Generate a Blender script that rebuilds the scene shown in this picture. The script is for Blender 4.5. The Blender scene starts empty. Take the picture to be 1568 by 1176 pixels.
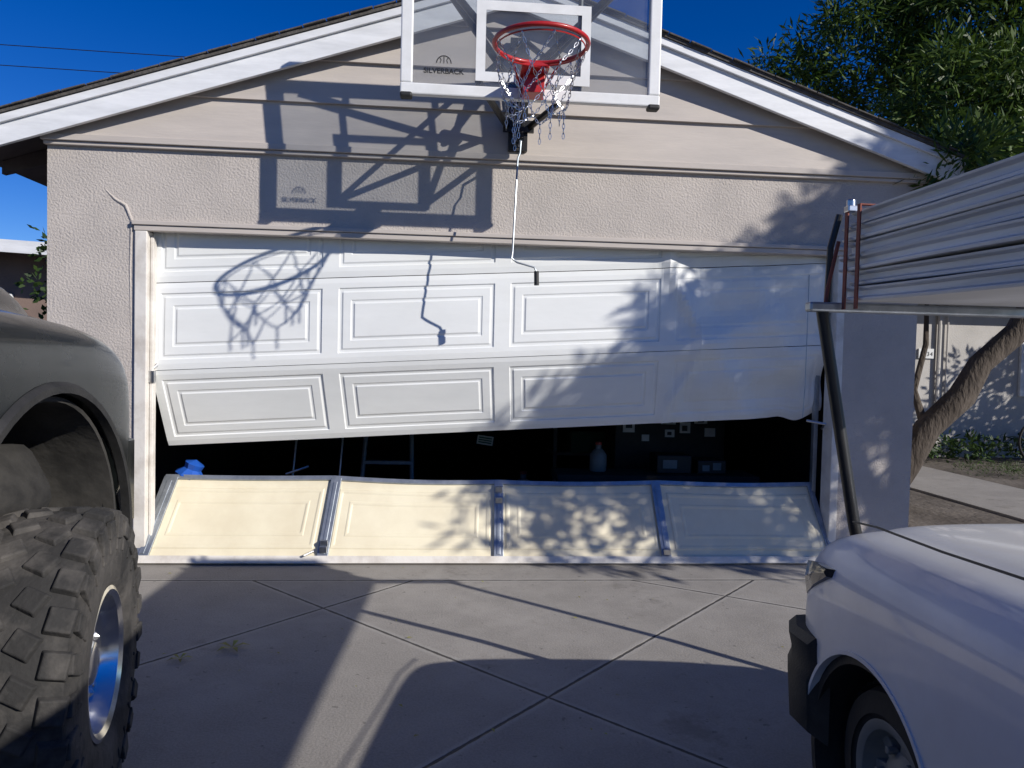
import bpy, bmesh, math, random
import numpy as np
from mathutils import Vector, Matrix
random.seed(3); rng=np.random.default_rng(7)
sc=bpy.context.scene
R=math.radians
# ---------------------------------------------------------------- materials
def newmat(name):
    m=bpy.data.materials.new(name); m.use_nodes=True
    nt=m.node_tree; b=nt.nodes['Principled BSDF']; return m,nt,b
def N(nt,t,**kw):
    n=nt.nodes.new(t)
    for k,v in kw.items(): setattr(n,k,v)
    return n
def mat(name,c,c2=None,rough=.6,metal=0,scale=6,bump=0,bscale=40,bdist=.01,coat=0,r2=None,lo=.35,hi=.65,stretch=None,spec=None):
    m,nt,b=newmat(name); L=nt.links.new
    tc=N(nt,'ShaderNodeTexCoord'); src=tc.outputs['Object']
    if stretch:
        mp=N(nt,'ShaderNodeMapping'); mp.inputs['Scale'].default_value=stretch; L(src,mp.inputs[0]); src=mp.outputs[0]
    if c2 is None: c2=tuple(x*.82 for x in c)
    n=N(nt,'ShaderNodeTexNoise'); n.inputs['Scale'].default_value=scale; n.inputs['Detail'].default_value=5; n.inputs['Roughness'].default_value=.65
    L(src,n.inputs['Vector'])
    r=N(nt,'ShaderNodeValToRGB'); r.color_ramp.elements[0].position=lo; r.color_ramp.elements[1].position=hi
    r.color_ramp.elements[0].color=(*c,1); r.color_ramp.elements[1].color=(*c2,1)
    L(n.outputs['Fac'],r.inputs[0]); L(r.outputs[0],b.inputs['Base Color'])
    if r2 is None: b.inputs['Roughness'].default_value=rough
    else:
        mr=N(nt,'ShaderNodeMapRange'); mr.inputs[1].default_value=lo; mr.inputs[2].default_value=hi; mr.inputs[3].default_value=rough; mr.inputs[4].default_value=r2
        L(n.outputs['Fac'],mr.inputs[0]); L(mr.outputs[0],b.inputs['Roughness'])
    b.inputs['Metallic'].default_value=metal
    if spec is not None: b.inputs['Specular IOR Level'].default_value=spec
    if coat: b.inputs['Coat Weight'].default_value=coat; b.inputs['Coat Roughness'].default_value=.06
    if bump:
        n2=N(nt,'ShaderNodeTexNoise'); n2.inputs['Scale'].default_value=bscale; n2.inputs['Detail'].default_value=3
        L(src,n2.inputs['Vector']); bp=N(nt,'ShaderNodeBump'); bp.inputs['Strength'].default_value=bump; bp.inputs['Distance'].default_value=bdist
        L(n2.outputs['Fac'],bp.inputs['Height']); L(bp.outputs[0],b.inputs['Normal'])
    return m
M={}
M['stucco']=mat('stucco',(.51,.46,.415),(.43,.39,.355),.9,scale=2.2,bump=.7,bscale=70,bdist=.010)
M['siding']=mat('siding_paint',(.53,.475,.425),(.455,.41,.372),.7,scale=3,bump=.25,bscale=30,bdist=.004,stretch=(.4,1,2.5))
M['fascia']=mat('fascia_paint',(.80,.81,.82),(.66,.67,.68),.55,scale=5,bump=.15,bscale=25,bdist=.004,stretch=(.5,1,3))
M['trimw']=mat('jamb_paint',(.72,.685,.63),(.50,.455,.40),.6,scale=5,bump=.2,bscale=30,lo=.45,hi=.75)
M['shingle']=mat('roof_shingle',(.06,.055,.05),(.11,.10,.09),.95,scale=18,bump=.6,bscale=60)
M['darkwood']=mat('eave_wood',(.13,.10,.085),(.09,.07,.06),.8,scale=6)
M['door']=mat('door_white_paint',(.80,.81,.79),(.73,.74,.72),.42,scale=2.0,bump=.10,bscale=9,bdist=.01,stretch=(.6,1,2.0),r2=.6)
M['cream']=mat('door_inner_cream',(.82,.75,.56),(.73,.65,.47),.5,scale=2.5,bump=.1,bscale=10)
M['galv']=mat('galvanized_steel',(.42,.45,.48),(.30,.33,.36),.42,metal=.75,scale=14)
M['steel']=mat('steel',(.62,.62,.62),(.45,.45,.45),.28,metal=1,scale=20)
M['chrome']=mat('chrome',(.82,.82,.82),(.7,.7,.7),.12,metal=1,scale=9,r2=.25)
M['black']=mat('black_powder_coat',(.012,.012,.013),(.02,.02,.02),.4,scale=10)
M['plastic']=mat('black_plastic',(.014,.014,.014),(.028,.027,.026),.6,scale=12,bump=.15,bscale=120)
M['bwhite']=mat('backboard_frame_white',(.80,.80,.79),(.70,.70,.68),.45,scale=6)
M['red']=mat('rim_red',(.50,.016,.016),(.36,.012,.012),.4,scale=8,coat=.2)
M['rubber']=mat('dusty_tyre_rubber',(.024,.023,.022),(.13,.118,.105),.85,scale=4.5,bump=.5,bscale=35,lo=.42,hi=.74)
M['rubber2']=mat('tyre_rubber',(.015,.015,.015),(.03,.028,.027),.8,scale=7,bump=.2,bscale=40)
M['dust']=mat('dusty_liner',(.016,.015,.014),(.06,.056,.05),.9,scale=4,bump=.4,bscale=18)
M['dpaint']=mat('dark_truck_paint',(.006,.0075,.0075),(.011,.013,.0125),.22,metal=.0,scale=3,coat=.25,r2=.34,spec=.35)
M['wpaint']=mat('white_truck_paint',(.76,.77,.79),(.68,.68,.69),.33,scale=2.2,coat=.45,r2=.45)
M['panelw']=mat('white_aluminium_panel',(.76,.76,.76),(.56,.55,.53),.45,scale=3,stretch=(1,.25,5),bump=.15,bscale=20)
M['glassd']=mat('vehicle_glass',(.015,.02,.022),None,.05,scale=4)
M['lamp']=mat('lamp_lens',(.05,.045,.04),(.02,.019,.018),.12,scale=8,coat=.6)
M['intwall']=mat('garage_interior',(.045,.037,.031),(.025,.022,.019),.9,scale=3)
M['bark']=mat('bark',(.05,.038,.029),(.10,.08,.064),.95,scale=7,bump=1,bscale=22,bdist=.03,stretch=(1,1,.35))
M['housew']=mat('house_stucco',(.50,.475,.45),(.42,.40,.375),.9,scale=2,bump=.4,bscale=40)
M['houseb']=mat('brown_house_stucco',(.24,.17,.14),(.18,.13,.11),.9,scale=2,bump=.4,bscale=40)
M['soil']=mat('soil',(.075,.06,.047),(.14,.118,.097),.95,scale=1.6,bump=.8,bscale=14,bdist=.03)
M['blue']=mat('blue_plastic',(.02,.10,.45),None,.35)
M['cardboard']=mat('cardboard',(.30,.20,.12),(.24,.16,.10),.85)
M['orange']=mat('orange_strap',(.30,.075,.045),(.20,.065,.045),.8,scale=30)
M['whitep']=mat('white_plastic',(.75,.75,.74),None,.4)
M['greyp']=mat('grey_plastic',(.20,.21,.21),None,.5)
M['green']=mat('green_plastic',(.06,.16,.10),None,.5)
M['redp']=mat('red_plastic',(.4,.04,.03),None,.5)
M['ink']=mat('black_ink',(.01,.01,.01),None,.5)
m,nt,b=newmat('acrylic'); L=nt.links.new
tr=N(nt,'ShaderNodeBsdfTransparent'); tr.inputs[0].default_value=(.80,.82,.83,1)
gl=N(nt,'ShaderNodeBsdfGlossy'); gl.inputs['Roughness'].default_value=.05
df=N(nt,'ShaderNodeBsdfDiffuse'); df.inputs[0].default_value=(.55,.56,.56,1)
no=N(nt,'ShaderNodeTexNoise'); no.inputs['Scale'].default_value=3.5; no.inputs['Detail'].default_value=6
mr=N(nt,'ShaderNodeMapRange'); mr.inputs[1].default_value=.4; mr.inputs[2].default_value=.75; mr.inputs[3].default_value=.04; mr.inputs[4].default_value=.16
L(no.outputs['Fac'],mr.inputs[0])
mx=N(nt,'ShaderNodeMixShader'); L(mr.outputs[0],mx.inputs[0]); L(tr.outputs[0],mx.inputs[1]); L(df.outputs[0],mx.inputs[2])
mx2=N(nt,'ShaderNodeMixShader'); mx2.inputs[0].default_value=.05; L(mx.outputs[0],mx2.inputs[1]); L(gl.outputs[0],mx2.inputs[2])
L(mx2.outputs[0],nt.nodes['Material Output'].inputs[0]); M['acrylic']=m
def leafmat(name,c1,c2,tl=.25):
    m,nt,b=newmat(name); L=nt.links.new
    g=N(nt,'ShaderNodeNewGeometry'); r=N(nt,'ShaderNodeValToRGB')
    r.color_ramp.elements[0].color=(*c1,1); r.color_ramp.elements[1].color=(*c2,1)
    L(g.outputs['Random Per Island'],r.inputs[0]); L(r.outputs[0],b.inputs['Base Color'])
    b.inputs['Roughness'].default_value=.5; b.inputs['Specular IOR Level'].default_value=.3
    t=N(nt,'ShaderNodeBsdfTranslucent'); L(r.outputs[0],t.inputs[0])
    mx=N(nt,'ShaderNodeMixShader'); mx.inputs[0].default_value=tl
    L(b.outputs[0],mx.inputs[1]); L(t.outputs[0],mx.inputs[2]); L(mx.outputs[0],nt.nodes['Material Output'].inputs[0])
    return m
M['leaf']=leafmat('foliage',(.018,.045,.007),(.09,.145,.02))
M['leafs']=leafmat('foliage_shade_tree',(.03,.06,.015),(.08,.12,.03),0.05)
M['leaf2']=leafmat('foliage_dark',(.018,.04,.010),(.06,.105,.025))
M['grass']=leafmat('grass_blades',(.04,.07,.02),(.09,.13,.04))
# concrete
m,nt,b=newmat('driveway_concrete'); L=nt.links.new
tc=N(nt,'ShaderNodeTexCoord'); P=tc.outputs['Object']
def noise(scale,detail=8,rough=.6,vec=P):
    n=N(nt,'ShaderNodeTexNoise'); n.inputs['Scale'].default_value=scale; n.inputs['Detail'].default_value=detail; n.inputs['Roughness'].default_value=rough; L(vec,n.inputs['Vector']); return n.outputs['Fac']
def rng_(x,a,b_,c,d):
    n=N(nt,'ShaderNodeMapRange'); n.interpolation_type='SMOOTHSTEP'
    for i,v in enumerate((a,b_,c,d)): n.inputs[i+1].default_value=v
    L(x,n.inputs[0]); return n.outputs[0]
def math_(op,a,b_=None):
    n=N(nt,'ShaderNodeMath',operation=op)
    for i,v in enumerate((a,b_)):
        if v is None: continue
        if hasattr(v,'links'): L(v,n.inputs[i])
        else: n.inputs[i].default_value=v
    return n.outputs[0]
big=rng_(noise(.55,4),.35,.68,0,1); mid=rng_(noise(3.2,7,.7),.3,.72,0,1); fine=rng_(noise(95,2),.3,.7,0,1)
def mixc(f,a,b_):
    n=N(nt,'ShaderNodeMix',data_type='RGBA'); 
    if hasattr(f,'links'): L(f,n.inputs[0])
    else: n.inputs[0].default_value=f
    for i,v in ((6,a),(7,b_)):
        if hasattr(v,'links'): L(v,n.inputs[i])
        else: n.inputs[i].default_value=(*v,1)
    return n.outputs[2]
col=mixc(big,(.255,.236,.213),(.335,.312,.283)); col=mixc(math_('MULTIPLY',mid,.65),col,(.195,.18,.162)); col=mixc(math_('MULTIPLY',fine,.35),col,(.38,.355,.325))
st=rng_(noise(1.1,7,.75),.55,.67,0,.6); col=mixc(st,col,(.145,.13,.115))
sp=rng_(noise(22,2,.5),.68,.74,0,.6); col=mixc(sp,col,(.10,.09,.08))
def dist(a,b_,c):
    k=math.hypot(a,b_)
    d=N(nt,'ShaderNodeVectorMath',operation='DOT_PRODUCT'); L(P,d.inputs[0]); d.inputs[1].default_value=(a/k,b_/k,0)
    return math_('ABSOLUTE',math_('ADD',d.outputs['Value'],c/k))
ds=[dist(1.05,-1,-2.58),dist(1.1,-1,-.2),dist(1.016,1,1.65),dist(.65,1,-.37),dist(1.05,-1,-4.9),dist(1.016,1,4.2)]
dm=ds[0]
for d in ds[1:]: dm=math_('MINIMUM',dm,d)
sep=N(nt,'ShaderNodeSeparateXYZ'); L(P,sep.inputs[0])
apron=math_('GREATER_THAN',sep.outputs['Y'],-.42)
dm=math_('ADD',dm,math_('MULTIPLY',apron,5))
dm=math_('MINIMUM',dm,dist(0,1,.42))
dm=math_('ADD',dm,math_('MULTIPLY',math_('SUBTRACT',noise(14,3),.5),.012))
jm=rng_(dm,.005,.010,1,0); edge=rng_(dm,.014,.04,.45,0)
col=mixc(edge,col,(.40,.38,.35)); col=mixc(jm,col,(.06,.055,.05))
L(col,b.inputs['Base Color']); b.inputs['Roughness'].default_value=.85
h=math_('SUBTRACT',math_('MULTIPLY',fine,.12),math_('MULTIPLY',jm,1.0)); h=math_('ADD',h,math_('MULTIPLY',mid,.2))
bp=N(nt,'ShaderNodeBump'); bp.inputs['Strength'].default_value=.6; bp.inputs['Distance'].default_value=.01; L(h,bp.inputs['Height']); L(bp.outputs[0],b.inputs['Normal'])
M['conc']=m
# ---------------------------------------------------------------- geometry helpers
def empty(name):
    e=bpy.data.objects.new(name,None); sc.collection.objects.link(e); e.empty_display_size=.2; return e
def mobj(name,vs,fs,mt,parent=None,smooth=False):
    me=bpy.data.meshes.new(name); me.from_pydata([tuple(v) for v in vs],[],fs); me.update()
    o=bpy.data.objects.new(name,me); sc.collection.objects.link(o)
    me.materials.append(M[mt] if isinstance(mt,str) else mt)
    if smooth: me.polygons.foreach_set('use_smooth',[True]*len(me.polygons))
    if parent: o.parent=parent
    return o
BF=[(0,3,2,1),(4,5,6,7),(0,1,5,4),(1,2,6,5),(2,3,7,6),(3,0,4,7)]
def boxv(x0,x1,y0,y1,z0,z1): return [(x0,y0,z0),(x1,y0,z0),(x1,y1,z0),(x0,y1,z0),(x0,y0,z1),(x1,y0,z1),(x1,y1,z1),(x0,y1,z1)]
class G:
    def __init__(s): s.v=[];s.f=[]
    def add(s,v,f,Mx=None):
        k=len(s.v)
        if Mx is not None: v=[Mx@Vector(p) for p in v]
        s.v+= [tuple(p) for p in v]; s.f+=[tuple(i+k for i in q) for q in f]; return s
    def box(s,*a,Mx=None): return s.add(boxv(*a),BF,Mx)
    def tube(s,path,rad,n=10,caps=True):
        path=[Vector(p) for p in path]; m=len(path)
        if not hasattr(rad,'__len__'): rad=[rad]*m
        k=len(s.v); up=None
        for i,p in enumerate(path):
            t=(path[min(i+1,m-1)]-path[max(i-1,0)]).normalized()
            if up is None:
                up=Vector((0,0,1)) if abs(t.z)<.9 else Vector((1,0,0))
            a=t.cross(up).normalized(); b_=a.cross(t).normalized(); up=b_
            for j in range(n):
                an=2*math.pi*j/n; q=p+(a*math.cos(an)+b_*math.sin(an))*rad[i]; s.v.append(tuple(q))
        for i in range(m-1):
            for j in range(n):
                s.f.append((k+i*n+j,k+i*n+(j+1)%n,k+(i+1)*n+(j+1)%n,k+(i+1)*n+j))
        if caps: s.f.append(tuple(k+j for j in range(n))[::-1]); s.f.append(tuple(k+(m-1)*n+j for j in range(n)))
        return s
    def lathe(s,prof,n=48,Mx=None):  # prof (x,r) around X axis
        k=len(s.v); m=len(prof)
        for i in range(n):
            a=2*math.pi*i/n
            for x,r in prof:
                p=Vector((x,r*math.cos(a),r*math.sin(a))); 
                if Mx is not None: p=Mx@p
                s.v.append(tuple(p))
        for i in range(n):
            for j in range(m-1):
                s.f.append((k+i*m+j,k+i*m+j+1,k+((i+1)%n)*m+j+1,k+((i+1)%n)*m+j))
        return s
    def loft(s,rings,caps=True,closed=True):
        k=len(s.v); n=len(rings[0])
        for r in rings: s.v+=[tuple(p) for p in r]
        for i in range(len(rings)-1):
            for j in range(n if closed else n-1):
                s.f.append((k+i*n+j,k+i*n+(j+1)%n,k+(i+1)*n+(j+1)%n,k+(i+1)*n+j))
        if caps: s.f.append(tuple(k+j for j in range(n))[::-1]); s.f.append(tuple(k+(len(rings)-1)*n+j for j in range(n)))
        return s
    def obj(s,name,mt,parent=None,smooth=False,bevel=0,Mx=None):
        if Mx is not None: s.v=[tuple(Mx@Vector(p)) for p in s.v]
        o=mobj(name,s.v,s.f,mt,parent,smooth)
        bm=bmesh.new(); bm.from_mesh(o.data); bmesh.ops.recalc_face_normals(bm,faces=bm.faces); bm.to_mesh(o.data); bm.free()
        if smooth: o.data.polygons.foreach_set('use_smooth',[True]*len(o.data.polygons))
        if bevel:
            md=o.modifiers.new('b','BEVEL'); md.width=bevel; md.segments=2; md.limit_method='ANGLE'
        if smooth:
            try: o.data.set_sharp_from_angle(angle=R(40))
            except Exception: pass
        return o
# ---------------------------------------------------------------- camera
a=R(4.8); p=R(1.99); r=R(1.36)
f=Vector((math.sin(a)*math.cos(p),math.cos(a)*math.cos(p),-math.sin(p)))
Rt=Vector((math.cos(a),-math.sin(a),0)); U=Rt.cross(f)
rt=Rt*math.cos(r)+U*math.sin(r); up=U*math.cos(r)-Rt*math.sin(r)
mw=Matrix(((rt.x,up.x,-f.x,0),(rt.y,up.y,-f.y,-5.24),(rt.z,up.z,-f.z,1.445),(0,0,0,1)))
cd=bpy.data.cameras.new('camera'); cam=bpy.data.objects.new('camera',cd); sc.collection.objects.link(cam); cam.matrix_world=mw
cd.lens=26.4; cd.sensor_width=36; cd.clip_end=3000; cd.clip_start=.05; sc.camera=cam
# ---------------------------------------------------------------- light
TX,TZ=1.22,.775
SD=Vector((TX,-1,TZ)).normalized()
sl=bpy.data.lights.new('sun','SUN'); so=bpy.data.objects.new('sun',sl); sc.collection.objects.link(so)
sl.energy=5.0; sl.angle=R(.5); sl.color=(1,.955,.885); so.rotation_euler=SD.to_track_quat('Z','Y').to_euler()
w=bpy.data.worlds.new('World'); sc.world=w; w.use_nodes=True; nt=w.node_tree
bg=nt.nodes['Background']; sk=nt.nodes.new('ShaderNodeTexSky'); sk.sky_type='NISHITA'; sk.sun_disc=False
sk.sun_elevation=math.asin(SD.z); sk.sun_rotation=math.atan2(SD.x,SD.y); sk.altitude=1800; sk.air_density=1.0; sk.dust_density=0; sk.ozone_density=4.5
hs=nt.nodes.new('ShaderNodeHueSaturation'); hs.inputs['Saturation'].default_value=1.32; hs.inputs['Hue'].default_value=.520; hs.inputs['Value'].default_value=1.0
nt.links.new(sk.outputs[0],hs.inputs['Color']); nt.links.new(hs.outputs[0],bg.inputs[0]); bg.inputs[1].default_value=.10
sc.view_settings.view_transform='Standard'; sc.view_settings.look='None'; sc.view_settings.exposure=0
# ---------------------------------------------------------------- ground
mobj('ground',[(-400,-400,-.03),(400,-400,-.03),(400,400,-.03),(-400,400,-.03)],[(0,1,2,3)],'soil')
mobj('driveway',[(-9,-16,0),(3.75,-16,0),(3.75,.9,0),(-9,.9,0)],[(0,1,2,3)],'conc')
g=G(); g.box(3.77,9,-3,1.1,-.03,-.005); g.box(5.6,7.0,1.12,9,-.03,-.007); g.obj('side_path','conc')
# ---------------------------------------------------------------- garage
ga=empty('garage')
XL,XR,OL,OR,ZL,ZB=-2.67,3.40,-2.06,2.81,2.28,2.80
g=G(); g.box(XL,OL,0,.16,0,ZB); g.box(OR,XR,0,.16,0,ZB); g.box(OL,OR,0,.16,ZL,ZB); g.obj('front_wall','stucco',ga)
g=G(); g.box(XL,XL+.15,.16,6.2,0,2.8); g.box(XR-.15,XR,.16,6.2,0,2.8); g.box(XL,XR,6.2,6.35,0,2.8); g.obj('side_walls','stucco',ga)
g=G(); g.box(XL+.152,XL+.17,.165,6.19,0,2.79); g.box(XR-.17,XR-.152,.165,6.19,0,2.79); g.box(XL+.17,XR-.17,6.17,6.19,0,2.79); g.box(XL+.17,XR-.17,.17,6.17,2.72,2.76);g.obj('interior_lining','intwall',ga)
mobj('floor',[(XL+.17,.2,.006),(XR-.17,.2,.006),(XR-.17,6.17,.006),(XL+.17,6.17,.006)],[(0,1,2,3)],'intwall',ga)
g=G(); g.tube([(-2.30,.001,2.50),(-2.24,.001,2.44),(-2.17,.001,2.40),(-2.13,.001,2.30),(-2.14,.002,2.0),(-2.13,.002,1.4)],[.004,.009,.012,.010,.007,.003],8); g.obj('stucco_patch','stucco',ga,smooth=True)
AX,AZ,SL,OV=.37,4.0,.33,.12
def rz(x): return AZ-SL*abs(x-AX)
g=G(); z=2.845; i=0
while z<3.95:
    z1=min(z+.283,3.97)
    def hw(zz): return (AZ-.06-zz)/SL
    hb,ht=hw(z),max(hw(z1+.02),.01); hb=min(hb,3.03); ht=min(ht,3.03)
    yb,yt=-.040,-.010
    v=[(AX-hb,yb,z),(AX+hb,yb,z),(AX+ht,yt,z1+.02),(AX-ht,yt,z1+.02),(AX-hb,.02,z),(AX+hb,.02,z),(AX+ht,.02,z1+.02),(AX-ht,.02,z1+.02)]
    g.add(v,[(0,1,2,3),(0,4,5,1),(4,7,6,5),(0,3,7,4),(1,5,6,2),(3,2,6,7)]); z+=.283; i+=1
g.obj('gable_siding','siding',ga)
g=G(); g.box(XL-.02,XR+.02,-.055,.0,2.80,2.842); g.box(XL-.01,XR+.01,-.035,-.001,2.775,2.798); g.obj('gable_band','siding',ga,bevel=.004)
g=G(); g.box(OL-.06,OR+.04,-.035,-.001,2.272,2.300); g.box(OL-.05,OR+.03,-.022,.04,2.235,2.270); g.obj('lintel_trim','siding',ga,bevel=.004)
g=G(); g.box(OL-.045,OL+.035,-.02,.13,.0,2.234); g.box(OR-.03,OR+.03,-.014,.13,0,2.234);
g.box(OL+.037,OL+.06,.03,.09,0,2.2); g.obj('door_jambs','trimw',ga,bevel=.006)
for sgn,nm in ((-1,'left'),(1,'right')):
    xe=AX+sgn*(3.62 if sgn<0 else 3.25)
    def strip(zo0,zo1,y0,y1,nmx,mt,xa=AX,bev=0):
        g=G(); v=[]
        for x in (xa,xe):
            for y in (y0,y1):
                for zo in (zo0,zo1): v.append((x,y,rz(x)+zo))
        g.add(v,[(0,1,3,2),(4,6,7,5),(0,4,5,1),(2,3,7,6),(1,5,7,3),(0,2,6,4)]); return g.obj(nmx,mt,ga,bevel=bev)
    strip(-.008,.014,-OV-.05,6.5,'roof_slope_'+nm,'shingle')
    strip(-.195,-.012,-OV-.012,-OV+.02,'rake_fascia_'+nm,'fascia',bev=.003)
    strip(-.062,-.010,-OV-.036,-OV-.014,'rake_trim_'+nm,'fascia',bev=.003)
    strip(-.075,-.012,-OV+.022,6.5,'soffit_'+nm,'darkwood')
    g=G()
    for k in range(24):
        xa=AX+sgn*(.02+k*.15); xb=xa+sgn*.142
        if abs(xb-AX)>abs(xe-AX): break
        d=random.uniform(0,.015); zz=.016
        v=[]
        for x in (xa,xb):
            for y in (-OV-.060-d,-OV+.2):
                for zo in (zz,zz+.007+random.uniform(0,.003)): v.append((x,y,rz(x)+zo))
        g.add(v,[(0,1,3,2),(4,6,7,5),(0,4,5,1),(2,3,7,6),(1,5,7,3),(0,2,6,4)])
    g.obj('shingle_tabs_'+nm,'shingle',ga)
g=G()
for y in np.arange(.4,6.3,.6):
    for s in (-1,1):
        x0=AX+s*3.0; x1=AX+s*(3.55 if s<0 else 3.2)
        g.add([(x0,y,rz(x0)-.2),(x1,y,rz(x1)-.17),(x1,y+.05,rz(x1)-.17),(x0,y+.05,rz(x0)-.2),(x0,y,rz(x0)-.08),(x1,y,rz(x1)-.08),(x1,y+.05,rz(x1)-.08),(x0,y+.05,rz(x0)-.08)],BF)
g.obj('eave_rafters','darkwood',ga)
# ---------------------------------------------------------------- garage door
gd=empty('garage_door')
EP=[0,.008,.022,.034,.085,.093,.103,.115]; DP=[0,.009,.009,.002,.002,.007,.007,.0]
def section(name,Pf,Ln,H,mt,inner=False,thick=.035):
    pw=Ln/4; mxu,mzv=.055,.07
    us=set(np.round(np.arange(0,Ln-.02,.04),4))|{Ln}; ws=set(np.round(np.arange(0,H-.02,.04),4))|{H}
    for k in range(4):
        for e in EP: us.add(round(k*pw+mxu+e,4)); us.add(round((k+1)*pw-mxu-e,4))
    for e in EP: ws.add(round(mzv+e,4)); ws.add(round(H-mzv-e,4))
    us=sorted(us); ws=sorted(ws); vs=[]; fs=[]
    for wv in ws:
        for u in us:
            k=min(int(u/pw),3); ul=u-k*pw
            e=min(ul-mxu,pw-mxu-ul,wv-mzv,H-mzv-wv)
            d=np.interp(e,EP,DP) if e>0 else 0
            if k==3 and not inner: d*=.45
            if inner: d=-d*.6
            vs.append(Pf(u,wv,d))
    n=len(us)
    for j in range(len(ws)-1):
        for i in range(n-1): fs.append((j*n+i,j*n+i+1,(j+1)*n+i+1,(j+1)*n+i))
    o=mobj(name,vs,fs,mt,gd)
    md=o.modifiers.new('s','SOLIDIFY'); md.thickness=thick; md.offset=-1
    return o
LN=4.80; X0=-2.03; TS=.0615
def crump(u,z):
    t=max(0,min(1,(u-3.45)/.5)); t=t*t*(3-2*t)
    c=.020*math.sin(u*5.1+z*3.0)+.013*math.sin(u*11+z*7+1)+.010*math.sin(z*19-u*5)+.006*math.sin(u*23+z*13)
    c+=.012*abs(math.sin(u*3.3-z*6.5+.6))
    crease=-.035*math.exp(-((u-3.72-.12*math.sin(z*5))/.05)**2)
    w_=.0035*math.sin(u*2.1+z*4)+.002*math.sin(u*6.3-z*9)
    return t*c+crease*.8+w_
def mk(zl,h,yb,yt,H,extra=0):
    def F(u,wv,d):
        s=wv/H; z=zl+TS*u+h*s
        y=yt+(yb-yt)*(1-s)+d+crump(u,z)
        e_=min(s,1-s)*H
        if e_<.006: y+=.006
        if extra: 
            q=max(0,min(1,(u-4.45)/.35)); y-=q*q*.10*(1-s)**2; z+= .05*q*(1-s)**2*math.sin(u*20)
        return (X0+u*math.cos(.06)+(.04 if extra else 0)*(1-s),y,z)
    return F
section('section_top',mk(1.899,.6,.085,.11,.6),LN,.6,'door')
section('section_upper',mk(1.301,.593,.075,.085,.596),LN,.596,'door')
section('section_lower',mk(.760,.536,.30,.077,.592,extra=1),LN,.592,'door')
def FB(u,wv,d):
    s=wv/.56; t=u/4.90
    xb=-2.09+t*4.91; xt=-2.01+t*4.77
    yb=-.045; yt=.31-.10*t
    sag=.012*math.sin(t*math.pi*4)*s+ (.02*math.sin(t*23+s*4)*max(0,(t-.72)/.28))
    z=.03+s*.50+ .008*math.sin(t*9)*s - .012*abs(math.sin(t*math.pi*4))*s
    n=Vector((0,-.82,.57))
    return tuple(Vector((xb+(xt-xb)*s,yb+(yt-yb)*s+sag,z))+n*(-d))
section('section_bottom_fallen',FB,4.90,.56,'cream',inner=True,thick=.03)
def onFB(u0,u1,w0,w1,h0,h1,nseg=1):
    g=G(); rings=[]
    for i in range(nseg+1):
        u=u0+(u1-u0)*i/nseg
        rings.append([FB(u,w0,-h0),FB(u,w0,-h1),FB(u,w1,-h1),FB(u,w1,-h0)])
    g.loft(rings); return g
g=G()
for u,ww in ((.045,.05),(1.245,.038),(2.455,.034),(3.655,.034),(4.875,.02)):
    s=onFB(u-ww,u+ww,.0,.56,.004,.022); g.add(s.v,s.f)
    s=onFB(u-ww*.35,u+ww*.35,.03,.53,.022,.027); g.add(s.v,s.f)
g.obj('section_stiles','galv',gd,bevel=.003)
s=onFB(0,4.9,.545,.575,.0,.018,40); s.obj('section_top_rail','galv',gd)
s=onFB(0,4.9,-.03,.018,.0,.026,40); s.obj('section_bottom_rail','trimw',gd)
g=G()
for u,w_ in ((1.245,.06),(2.455,.50),(1.245,.10),(2.455,.42),(3.655,.05)):
    c=Vector(FB(u,w_,-.03)); g.box(c.x-.025,c.x+.025,c.y-.02,c.y+.01,c.z-.02,c.z+.02)
c=Vector(FB(1.18,.05,-.02)); g.tube([c,c+Vector((-.06,-.05,-.02))],.008)
g.obj('section_hinges','steel',gd,bevel=.004)
g=G(); 
g.tube([(-1.98,.10,1.36),(-2.02,.04,1.30),(-2.02,.04,1.22)],.012); g.box(-2.05,-1.99,.02,.06,1.22,1.30)
g.tube([(2.6,.02,1.04),(2.72,-.02,1.02),(2.74,.06,.98)],.010); g.obj('broken_rollers','steel',gd)
g=G(); g.box(2.74,2.77,.18,.22,.05,2.2)
g.tube([(2.60,.06,2.1),(2.57,.0,1.3),(2.55,-.02,1.06)],.003); g.obj('door_track','galv',gd)
# ---------------------------------------------------------------- interior things
lad=empty('step_ladder'); g=G()
for s,xo in ((-1,0),(1,0)):
    g.tube([(-.55+s*.24,1.6,0),(-.55+s*.17,2.2,1.7)],.022)
for i in range(6):
    t=(i+.6)/6.2; y=1.6+.6*t; z=1.7*t; ww=.24-.07*t; g.box(-.55-ww,-.55+ww,y-.04,y+.04,z,z+.03)
g.obj('ladder_frame','galv',lad)
sh=empty('storage_shelf'); g=G()
for z in (.35,.8,1.3): g.box(1.2,3.0,3.2,3.7,z,z+.03)
for x in (1.2,2.1,2.97): g.box(x,x+.04,3.2,3.24,0,1.9)
g.obj('shelf_frame','greyp',sh)
items=[('whitep',1.35,.83,.14,.2),('redp',1.6,.83,.2,.15),('greyp',1.9,.83,.22,.25),('whitep',2.25,.83,.18,.16),('cardboard',2.55,.83,.3,.2),('green',1.4,.38,.4,.24),('cardboard',1.95,.38,.3,.3),('blue',2.4,.38,.25,.2)]
for k,(mt,x,z,w_,h_) in enumerate(items):
    g=G(); g.box(x,x+w_,3.22,3.5,z,z+h_); g.box(x-.008,x+w_+.008,3.21,3.51,z+h_-.03,z+h_+.005); g.obj('bin_%d'%k,mt,sh,bevel=.01)
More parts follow.
